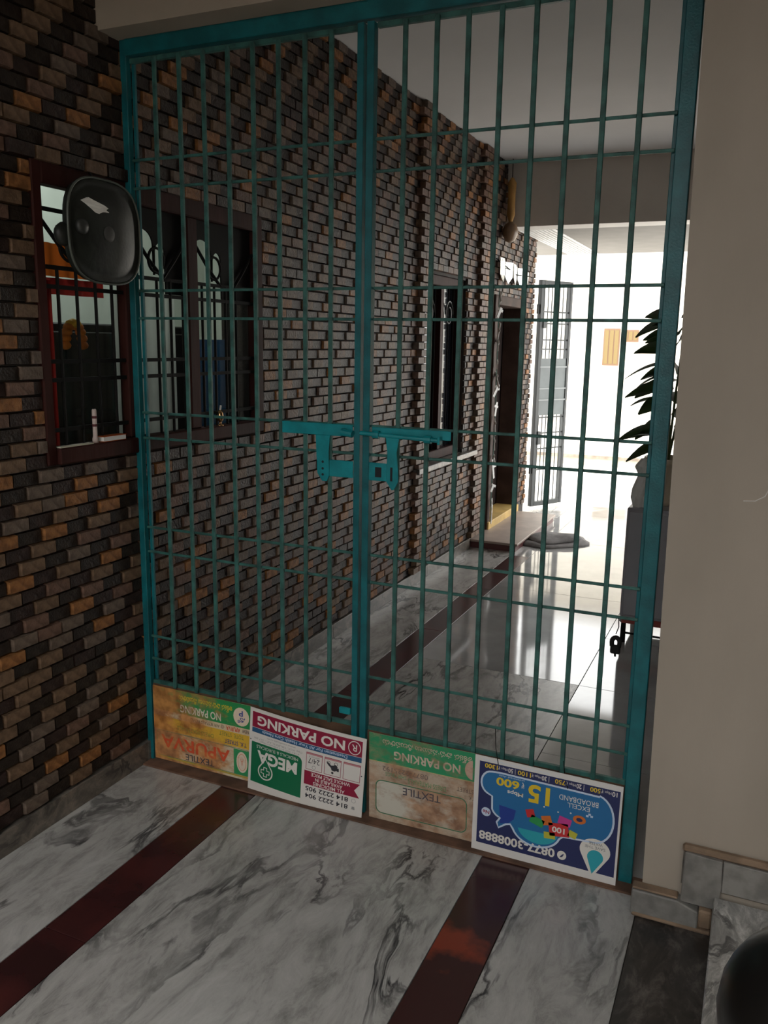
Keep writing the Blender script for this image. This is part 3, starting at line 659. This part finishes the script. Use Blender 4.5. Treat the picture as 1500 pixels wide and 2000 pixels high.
# ================================================================== SIGNS (all four hang upside down)
ROT = Matrix(((-1, 0, 0), (0, 0, -1), (0, -1, 0)))
FONT_TMP = []
class Sign:
    def __init__(s, x1, y, z1, W, H, tilt, label, name='tin_sign'):
        s.e = empty(name, (x1, y, z1), label, 'sign', 'signs wired along the foot of the gate'); s.W = W; s.H = H
        s.e.rotation_euler = (Matrix.Rotation(tilt, 3, 'Y') @ ROT).to_euler(); s.bend = None
    def f(s, u, v, w):
        if s.bend: w += s.bend(u, v)
        return (u, v, w)
    def panel(s, ma, t=.0016, name='panel', curved=False):
        mb = MB(); n = 16 if curved else 1; vs = []; fs = []
        for i in range(n+1):
            u = s.W*i/n
            for v in (0, s.H):
                vs += [s.f(u, v, -t), s.f(u, v, 0)]
        for i in range(n):
            a = 4*i; b = a+4
            fs += [(a+1, b+1, b+3, a+3), (a, a+2, b+2, b), (a, b, b+1, a+1), (a+2, a+3, b+3, b+2)]
        fs += [(0, 1, 3, 2), (4*n, 4*n+2, 4*n+3, 4*n+1)]
        return mb.add(vs, fs).build(name, ma, s.e)
    def poly(s, pts, ma, lv, name='print_field', sub=0):
        mb = MB()
        if sub:  # rectangle strip subdivided so that it follows a bent panel
            (u0, v0), (u1, v1) = pts; n = sub; vs = []
            for i in range(n+1):
                u = u0+(u1-u0)*i/n; vs += [s.f(u, v0, lv*.00035), s.f(u, v1, lv*.00035)]
            mb.add(vs, [(2*i, 2*i+2, 2*i+3, 2*i+1) for i in range(n)])
        else: mb.add([s.f(u, v, lv*.00035) for u, v in pts], [tuple(range(len(pts)))])
        me = mb.mesh(name, ma); o = bpy.data.objects.new(name, me); COL.objects.link(o); o.parent = s.e; return o
    def rect(s, u0, v0, u1, v1, ma, lv, name='print_field'):
        return s.poly([(u0, v0), (u1, v1)], ma, lv, name, sub=10 if s.bend else 1)
    def outline(s, pts, w, ma, lv, name='print_outline'):
        """closed ribbon of width w inside/outside a polygon"""
        n = len(pts); P = [Vector(p) for p in pts]; vs = []
        for i in range(n):
            d = (P[(i+1) % n]-P[i-1]).normalized(); nn = Vector((-d.y, d.x))
            for q in (P[i]-nn*w/2, P[i]+nn*w/2): vs.append(s.f(q.x, q.y, lv*.00035))
        mb = MB().add(vs, [(2*i, 2*((i+1) % n), 2*((i+1) % n)+1, 2*i+1) for i in range(n)])
        me = mb.mesh(name, ma); o = bpy.data.objects.new(name, me); COL.objects.link(o); o.parent = s.e; return o
    def text(s, body, u0, v0, u1, v1, ma, lv, bold=0, shear=0, name='lettering'):
        cu = bpy.data.curves.new('lettering', 'FONT'); cu.body = body; cu.offset = bold; cu.shear = shear; cu.resolution_u = 3
        ob = bpy.data.objects.new('lettering_tmp', cu); COL.objects.link(ob)
        dg = bpy.context.evaluated_depsgraph_get(); me = bpy.data.meshes.new_from_object(ob.evaluated_get(dg))
        bpy.data.objects.remove(ob)
        if not me.vertices: return
        xs = [q.co.x for q in me.vertices]; ys = [q.co.y for q in me.vertices]
        ax, bx, ay, by = min(xs), max(xs), min(ys), max(ys)
        for q in me.vertices:
            q.co = s.f(u0+(q.co.x-ax)/(bx-ax)*(u1-u0), v0+(q.co.y-ay)/(by-ay)*(v1-v0), lv*.00035)
        me.materials.clear(); me.materials.append(ma); me.name = name
        o = bpy.data.objects.new(name, me); COL.objects.link(o); o.parent = s.e; return o
def rrect(u0, v0, u1, v1, r, n=5):
    return arc(u1-r, v1-r, r, r, 0, PI/2, n)+arc(u0+r, v1-r, r, r, PI/2, PI, n)+arc(u0+r, v0+r, r, r, PI, 1.5*PI, n)+arc(u1-r, v0+r, r, r, 1.5*PI, 2*PI, n)
def ink(n, c, r=.45): return mat('ink_'+n, c, r)
I_w = ink('white', (.72, .70, .66)); I_blk = ink('black', (.03, .03, .04)); I_mar = ink('maroon', (.27, .010, .045)); I_blu = ink('blue', (.02, .10, .22))
I_grn = ink('green', (.005, .15, .065)); I_navy = ink('navy', (.018, .026, .105)); I_yel = ink('yellow', (.72, .52, .03)); I_gry = ink('grey', (.30, .30, .30))
I_sky = ink('skyblue', (.02, .15, .36)); I_cy = ink('cyan', (.03, .36, .44)); I_pb = ink('paleblue', (.55, .66, .82)); I_red = ink('red', (.55, .03, .035))
I_pnk = ink('pink', (.55, .05, .28)); I_or = ink('orange', (.62, .16, .03)); I_gr2 = ink('leafgreen', (.03, .30, .09)); I_dbl = ink('deepblue', (.02, .05, .28))
I_lg = ink('limeyellow', (.50, .48, .05))

# --- sign 1: rusty yellow and green textile tin, far left
s = Sign(.438, -.014, .292, .400, .272, 0, 'rusty yellow and green textile tin sign, leftmost at the foot of the gate')
W, H = s.W, s.H
s.panel(rusty('s1_base', (.62, .56, .42), .46, .7), curved=False)
s.rect(0, 0, W, .085, rusty('s1_green', (.02, .26, .075), .30, .95), 1)
s.rect(0, .085, W, .108, rusty('s1_cream', (.66, .55, .36), .36, .8), 1)
s.rect(0, .108, W, .158, rusty('s1_yellow', (.68, .42, .04), .33, .85), 1)
s.rect(.006, .165, .070, .256, rusty('s1_green2', (.03, .28, .10), .30, .3), 1)
s.rect(.004, .258, W-.004, .264, rusty('s1_line', (.45, .33, .05), .4, .3), 2)
s.outline(rrect(.006, .162, W-.012, .256, .012), .002, rusty('s1_edge', (.10, .22, .08), .35, .4), 2)
s.poly(arc(.037, .209, .022, .038, 0, 2*PI, 20)[:-1], rusty('s1_oval', (.72, .62, .50), .34, .2), 3)
s.outline(arc(.037, .209, .016, .030, 0, 2*PI, 16)[:-1], .0015, I_or, 4); s.text('A', .031, .196, .043, .222, rusty('s1_pink', (.62, .25, .16), .3, .2), 4, name='emblem')
s.poly(arc(.037, .046, .031, .033, 0, 2*PI, 20)[:-1], rusty('s1_disc', (.74, .62, .48), .30, .2), 3)
s.text('నో', .022, .048, .052, .068, I_dbl, 4, .01); s.text('P', .030, .024, .046, .044, I_dbl, 4, .02)
s.text('APURVA', .085, .176, .370, .222, rusty('s1_red', (.62, .085, .03), .30, .45), 3, .02)
s.text('TEXTILE', .150, .229, .268, .252, rusty('s1_ink', (.05, .055, .07), .30, .3), 3, .005)
s.text('T.K. STREET', .018, .137, .104, .152, rusty('s1_blue', (.05, .06, .18), .28, .3), 3, .01)
s.text('DRESS MATERIALS', .150, .131, .30, .146, rusty('s1_green3', (.20, .24, .05), .33, .45), 3)
s.text('TOTE  STREET', .028, .113, .126, .127, rusty('s1_green4', (.15, .22, .06), .30, .4), 3)
s.text('NEW', .008, .089, .034, .101, rusty('s1_ink2', (.08, .06, .08), .28, .2), 3, .01)
s.text('APURVA', .042, .088, .098, .104, rusty('s1_red2', (.58, .07, .03), .25, .3), 3, .02)
s.text('@ AIR BYPASS ROAD', .106, .089, .245, .103, rusty('s1_ink3', (.14, .09, .07), .32, .4), 3)
s.text('NO PARKING', .118, .050, .285, .078, rusty('s1_white', (.70, .66, .55), .33, .62), 3, .02)
s.text('ఇక్కడ వాహనములు నిలుపరాదు', .072, .014, .290, .040, rusty('s1_yel2', (.66, .52, .04), .31, .55), 3, .008)

# --- sign 3: rusted white and green textile tin
s = Sign(1.214, -.014, .297, .346, .285, -.012, 'rust-stained white and green textile tin sign, left of the navy broadband board')
W, H = s.W, s.H
s.panel(rusty('s3_base', (.50, .42, .33), .52, -.05))
s.rect(0, 0, W, .090, rusty('s3_green', (.025, .27, .12), .40, .12), 1)
s.rect(0, .090, W, .092, rusty('s3_line', (.5, .48, .2), .45, 0), 2)
s.poly(arc(.010, .055, .024, .030, -PI/2, PI/2, 12), rusty('s3_disc', (.55, .38, .30), .42, 0), 3)
s.text('NO PARKING', .048, .046, .262, .074, rusty('s3_white', (.60, .50, .40), .44, .1), 3, .025)
s.text('ఇక్కడ వాహనములు నిలుపరాదు', .012, .012, .300, .036, rusty('s3_white2', (.60, .50, .40), .46, 0), 3, .006)
s.text('0877-2225192', .150, .102, .300, .118, rusty('s3_ink', (.16, .12, .11), .42, -.2), 3)
s.text('STREET', .006, .116, .058, .130, rusty('s3_ink2', (.12, .08, .07), .40, 0), 3); s.text('T.K.', .002, .138, .022, .150, rusty('s3_ink2b', (.12, .08, .07), .40, 0), 3)
s.text('DRESS MATERIALS', .092, .126, .215, .142, rusty('s3_grn3', (.10, .28, .12), .40, 0), 3); s.text('SHIRTINGS', .220, .120, .290, .133, rusty('s3_grn4', (.12, .30, .16), .40, -.3), 3)
s.outline(rrect(.026, .152, .322, .262, .020), .0030, rusty('s3_grn5', (.03, .17, .09), .40, -.1), 2)
s.poly(rrect(.028, .154, .320, .260, .019), rusty('s3_field', (.55, .53, .46), .68, -.85), 1)
s.text('TEXTILE', .108, .160, .232, .184, rusty('s3_txt', (.06, .055, .075), .36, 0), 3, .008)

# --- sign 2: white pharmacy board, bent, slightly tilted
s = Sign(.868, -.034, .275, .420, .294, .058, 'bent white pharmacy board in maroon and green with no-parking strip, second from the left')
s.bend = lambda u, v: .010*math.sin(PI*u/.42)-.004
W, H = s.W, s.H
s.panel(mat('s2_white', (.70, .68, .65), .4), curved=True)
s.rect(.012, .012, W-.010, .066, I_mar, 1); s.rect(.012, .0675, W-.010, .084, I_blu, 1)
s.outline(arc(.038, .039, .020, .022, 0, 2*PI, 20)[:-1], .003, I_w, 2); s.text('R', .030, .028, .047, .050, I_w, 2, .01)
s.text('NO PARKING', .070, .022, W-.030, .056, I_w, 2, .03)
s.text('Destination For All Your Health Care Needs', .060, .0705, W-.050, .0810, I_pb, 2, .012)
for i, u in enumerate((.014, .079, .144)): s.outline([(u, .094), (u+.056, .094), (u+.056, .152), (u, .152)], .0022, I_mar, 2); s.rect(u, .094, u+.056, .1005, ink('rose', (.50, .22, .24)), 1)
s.text('24/7', .152, .112, .193, .130, I_blk, 2); s.text('SERVICE', .153, .104, .191, .110, I_gry, 2); s.outline(arc(.172, .142, .006, .006, 0, 2*PI, 12)[:-1], .0015, I_gry, 2)
# courier rider pictogram
s.poly([(.090, .118), (.098, .112), (.104, .116), (.112, .118), (.124, .108), (.128, .112), (.121, .120), (.113, .126), (.110, .134), (.101, .136), (.092, .132)], I_blk, 2, 'rider_pictogram')
s.poly(arc(.107, .142, .0042, .0042, 0, 2*PI, 10)[:-1], I_blk, 2, 'rider_head'); s.poly([(.086, .122), (.094, .124), (.092, .134), (.085, .133)], I_blk, 2, 'rider_box')
for u in (.096, .122): s.outline(arc(u, .110, .0055, .0055, 0, 2*PI, 12)[:-1], .0016, I_blk, 2, 'rider_wheel')
s.rect(.030, .158, .205, .206, I_mar, 1); s.poly([(.012, .158), (.030, .158), (.030, .182)], I_mar, 1.6); s.poly([(.012, .206), (.030, .182), (.030, .206)], I_mar, 1.6)
s.text('WHOLE SALE PRICE', .045, .1615, .180, .1735, I_w, 2, .012); s.text('AVAILABLE IN', .070, .1765, .165, .1885, I_w, 2, .012); s.text('ALL MEDICINES', .062, .1915, .172, .2035, I_w, 2, .012)
s.text('814 2222 905', .048, .2115, .198, .2275, I_blk, 2, .02); s.text('814 2222 904', .048, .236, .198, .252, I_blk, 2, .02)
s.outline(arc(.030, .219, .007, .007, 0, 2*PI, 12)[:-1], .0012, I_gry, 2); s.poly([(.026, .239), (.034, .239), (.036, .249), (.024, .249)], I_gry, 2)
s.rect(.235, .118, W-.010, .262, I_grn, 1); s.rect(.215, .138, .235, .262, I_grn, 1); s.poly([(.235, .138)]+arc(.235, .138, .020, .020, PI, 1.5*PI, 6), I_grn, 1.6)
s.text('# 18-1-9/07, 5-12-0 Bhavani Nagar,', .226, .108, W-.040, .1155, I_gry, 2); s.text('Opp. KCC, TIRUPATI, A.P. - 517 501', .216, .0985, W-.020, .1065, I_gry, 2); s.text('www.medicals.com', .240, .090, W-.070, .096, I_gry, 2)
s.text('MEDICALS & SURGICALS', .230, .1255, W-.030, .1365, I_w, 2)
s.text('MEGA', .232, .143, W-.034, .186, I_w, 2, .035)
dp = [(.352+.027*math.cos(t), .214+.027*math.sin(t)) for t in [PI*1.22+j*(PI*1.56)/18 for j in range(19)]]
dp = [(.352+.0275*math.sin(t), .218-.0275*math.cos(t)) for t in [-PI*.72+j*(PI*1.44)/18 for j in range(19)]]
# drop, point towards the lettering (tip up when read upright is towards MEGA)
dp = [(.352, .168)]+[(.352+.027*math.cos(a), .214+.027*math.sin(a)) for a in [-PI*.16+j*(PI*1.32)/18 for j in range(19)]]
s.outline(dp, .0045, I_w, 2, 'drop_emblem')
cr = [(-.006, -.016), (.006, -.016), (.006, -.006), (.016, -.006), (.016, .006), (.006, .006), (.006, .016), (-.006, .016), (-.006, .006), (-.016, .006), (-.016, -.006), (-.006, -.006)]
s.outline([(.352+a, .214+b) for a, b in cr], .0035, I_w, 3, 'cross_emblem')
for u, v in ((.009, .128), (W-.006, .112)): s.poly(arc(u, v, .0024, .0024, 0, 2*PI, 8)[:-1], I_blk, 3, 'rivet_hole')

# --- sign 4: navy broadband board
s = Sign(1.635, -.034, .304, .418, .300, .006, 'navy broadband price board with thought bubble and water drop, rightmost on the gate')
W, H = s.W, s.H
s.panel(mat('s4_white', (.70, .69, .68), .4))
s.rect(.006, .016, W-.014, .275, I_navy, 1)
s.rect(.02, .0075, .40, .0125, I_pb, 1) if False else None
s.text('Terms and conditions apply. Installation charges extra.  Toll free', .20, .006, .395, .012, I_pb, 1)
u = .014
for sp_, pr_ in (('10Mbps', '500'), ('20Mbps', '750'), ('30Mbps', '1100'), ('50Mbps', '1300')):
    s.text(sp_[:2], u, .020, u+.014, .034, I_w, 2, .02); s.text('Mbps', u+.016, .020, u+.034, .030, I_w, 2); s.text('₹', u+.038, .020, u+.043, .031, I_w, 2)
    s.text(pr_, u+.045, .020, u+.045+.0095*len(pr_), .034, I_yel, 2, .02)
    if sp_ != '50Mbps': s.rect(u+.090, .019, u+.0912, .036, I_w, 2)
    u += .097
bub = [(.060, .044), (.34, .040)]+arc(.366, .078, .030, .036, -PI/2, .4*PI, 10)+[(.362, .118)]+arc(.330, .140, .034, .040, .15*PI, .45*PI, 5)+[(.345, .196), (.339, .212), (.318, .196), (.305, .192)]
bub += arc(.230, .186, .070, .056, .10*PI, .92*PI, 14)+[(.152, .190)]
bub += arc(.068, .112, .050, .072, .55*PI, 1.45*PI, 14)
s.poly(bub, I_sky, 2, 'bubble_field'); s.outline(bub, .0055, I_pb, 4, 'bubble_outline')
s.poly(arc(.225, .188, .058, .044, .06*PI, .95*PI, 14), I_cy, 3, 'bubble_glow')
s.poly([(.29, .145), (.34, .140), (.335, .198), (.310, .190), (.295, .175)], I_dbl, 3, 'figure_patch')
s.text('15', .196, .052, .258, .108, I_yel, 4, .03)
s.text('₹', .270, .054, .278, .072, I_w, 4, .02); s.text('600', .284, .054, .352, .080, I_yel, 4, .03); s.text('Mbps', .272, .084, .318, .100, I_w, 4, .02)
s.text('unlimited data', .27, .046, .345, .051, I_pb, 4)
s.text('BROADBAND', .062, .062, .170, .078, I_w, 4); s.text('EXCELL', .084, .082, .146, .096, I_w, 4)
for q in ((.080, .100), (.086, .106), (.074, .105)): s.rect(q[0], q[1], q[0]+.007, q[1]+.006, I_pb, 4)
def tile(u, v, w, h, a, ma, name='package_card'):
    ca, sa = math.cos(a), math.sin(a); s.poly([(u+x*ca-y*sa, v+x*sa+y*ca) for x, y in ((-w, -h), (w, -h), (w, h), (-w, h))], ma, 5, name)
tile(.165, .172, .028, .020, .15, I_red); tile(.150, .142, .018, .012, -.2, I_pnk); tile(.200, .152, .014, .014, .3, I_or); tile(.228, .162, .020, .012, -.3, I_gr2); tile(.248, .142, .012, .012, .3, I_red)
tile(.190, .196, .016, .010, .1, I_lg); tile(.126, .176, .012, .010, -.3, I_lg)
s.text('100', .148, .164, .184, .182, I_w, 6, .03)
s.poly(arc(.110, .126, .018, .013, 0, 2*PI, 16)[:-1], I_or, 5, 'round_badge'); s.poly(arc(.110, .126, .009, .006, 0, 2*PI, 12)[:-1], I_navy, 6, 'round_badge')
for q in ((.17, .118), (.21, .112), (.135, .112)): s.poly(arc(q[0], q[1], .0025, .0025, 0, 2*PI, 8)[:-1], I_w, 5, 'spark')
s.poly(arc(.378, .172, .014, .014, 0, 2*PI, 16)[:-1], I_pb, 3, 'round_logo'); s.text('Ne', .368, .166, .388, .178, I_mar, 4, .02)
s.poly(arc(.152, .248, .013, .014, 0, 2*PI, 16)[:-1], I_w, 3, 'phone_badge'); s.outline([(.147, .243), (.151, .247), (.156, .254), (.151, .251)], .003, I_navy, 4, 'phone_handset')
s.text('0877-3008888', .172, .234, .396, .262, I_w, 3, .03)
drop = [(.066, .292)]+[(.062+.042*math.cos(a), .208-.036*math.sin(a)) for a in [PI*1.14-j*(PI*1.28)/18 for j in range(19)]][::-1]
s.poly(drop, I_w, 3, 'drop_field')
drop2 = [(.066, .280)]+[(.060+.022*math.cos(a), .228-.022*math.sin(a)) for a in [PI*1.10-j*(PI*1.20)/14 for j in range(15)]][::-1]
s.poly(drop2, I_cy, 4, 'water_drop')
s.text('SAVE THE', .034, .194, .090, .203, I_gry, 4, .015); s.text('WATER', .042, .182, .080, .191, I_gry, 4, .015)
# tie wires of the boards
for x, z0, z1 in ((1.275, .385, .29), (1.475, .330, .265)):
    w = MB().tube([(x-.01, -.008, z0), (x, -.030, (z0+z1)/2), (x+.012, -.038, z1)], .0012, 5).build('tie_wire', M_iron)
    tag(w, 'thin dark tie wire at the %s of the navy board' % ('upper left' if x < 1.4 else 'upper middle'), 'wire')

# ================================================================== motorcycle front end at the lower right
mc = empty('motorcycle', (2.02, -1.31, .105), 'glossy black motorcycle front parked on the platform, just entering the lower right corner', 'motorcycle')
def mcp(mb, name, ma, smooth=True):
    o = mb.build(name, ma, smooth=smooth); o.parent = mc; return o
hc = Vector((1.994, -1.354, .793))-Vector((2.02, -1.31, .105))
def dome(c, r, n=28, k=14):
    mb = MB(); prof = []
    for i in range(k+1):
        t = PI*i/k; prof.append((max(.001, r*math.sin(t)), -r*math.cos(t)*1.02))
    return mb.lathe(prof, c, n, axis='y')
mcp(dome(hc, .099), 'headlamp_shell', mat('satin_black', (.007, .007, .007), .28))
mcp(MB().lathe([(.062, .066), (.066, .074), (.060, .085), (.03, .096), (.006, .1)], hc, 28, axis='y'), 'lamp_lens', M_glass)
mcp(MB().lathe([(.072, .063), (.075, .066), (.075, .072), (.066, .075)], hc, 28, axis='y'), 'lamp_ring', M_chrome)
RW = .26; wc = Vector((0, .10, RW+.03))
mcp(MB().tube([(0, wc.y+RW*math.cos(2*PI*j/36), wc.z+RW*math.sin(2*PI*j/36)) for j in range(36)], .032, 10, closed=True), 'tyre', M_tyre)
mcp(MB().tube([(0, wc.y+.225*math.cos(2*PI*j/36), wc.z+.225*math.sin(2*PI*j/36)) for j in range(36)], .014, 8, closed=True), 'rim', M_chrome)
mcp(MB().lathe([(.03, -.05), (.045, -.03), (.045, .03), (.03, .05)], wc, 16, axis='x'), 'hub', M_chrome)
for j in range(12):
    a = 2*PI*j/12; mcp(MB().tube([(0.02*(-1)**j, wc.y+.04*math.cos(a), wc.z+.04*math.sin(a)), (0, wc.y+.222*math.cos(a+.15), wc.z+.222*math.sin(a+.15))], .0025, 5), 'spoke', M_chrome)
mcp(MB().tube([(0, wc.y+.315*math.cos(a), wc.z+.315*math.sin(a)) for a in [PI*.12+PI*.75*j/14 for j in range(15)]], .022, 8), 'mudguard', M_black)
for sx in (-1, 1): mcp(MB().tube([(sx*.06, wc.y, wc.z), (sx*.055+.0, .03, .50), (sx*.05, -.02, .74)], .015, 10), 'fork_leg', M_chrome)
mcp(MB().tube([(-.05, -.015, .73), (.05, -.015, .73)], .014, 8), 'fork_yoke', M_black)

# ================================================================== outside the far end
struct(box(-14, 14, 6.4, 40, -.16, -.03).build('ground_far', mat('sunlit_concrete', (.52, .49, .45), .8, var=.08, vscale=1)), 'sunlit pale ground beyond the passage', 'ground')
struct(box(-14, -.2, 5.15, 6.4, -.16, -.03).build('ground_side', MATS['sunlit_concrete']), 'sunlit pale side yard beside the passage', 'ground')
struct(box(-14, 14, -30, FRONT_Y-.6, -.16, -.03).build('ground_front', mat('lane_concrete', (.26, .24, .22), .85, var=.12)), 'pale street ground in front of the porch', 'ground')
hs = empty('house', (-1.5, 14, -.03), 'pale plastered house with shuttered window across the far yard', 'house')
box(-4.5, 5.5, 0, 4, 0, 3.6).build('wall', mat('house_plaster', (.72, .68, .60), .85, var=.05), hs)
box(-4.7, 5.7, -.5, 4.2, 3.6, 3.8).build('roof_slab', M_ceil, hs)
for a, b, c_, d_ in ((.58, .87, 1.15, 1.82), (.92, 1.20, 1.58, 1.80)):
    w = MB().box(a, b, -.04, 0, c_, d_).build('window', mat('house_window_frame', (.22, .13, .08), .7), hs)
    for j in range(3): box(a+.02+(b-a-.02)*j/3, a+(b-a-.02)*(j+1)/3, -.05, -.041, c_+.03, d_-.03).build('pane', mat('house_pane', (.20, .14, .05), .4), w)
yw = empty('yard_wall', (-.2, 8.7, -.03), 'low pale yard wall with dark coping far beyond the gate', 'wall')
box(-2.0, 1.0, 0, .18, 0, .09).build('wall', mat('yard_wall_plaster', (.62, .56, .46), .9, var=.08), yw); box(-2.05, 1.05, -.03, .21, .09, .13).build('coping', mat('coping', (.30, .25, .20), .8, var=.3), yw)
ob = empty('sky_block_house', (1.5, -7.2, -.03), 'unseen low building added across the lane to limit sky light', 'sky_block_house')  # added out of view; its height limits the sky seen from the gate
box(-9, 9, -4, 0, 0, 2.5).build('wall', mat('street_house_plaster', (.24, .21, .18), .85, var=.1), ob); box(-9.2, 9.2, -4.2, .3, 2.5, 2.62).build('roof_slab', M_ceil, ob)
box(-1, 0, 0, .04, 0, 1.6).build('door', M_wood, ob)
for x in (-4, 3): w = box(x, x+1.2, 0, .05, .7, 1.5).build('window', M_wood, ob); box(x+.1, x+1.1, .05, .06, .8, 1.4).build('pane', MATS['dark_glass'], w)
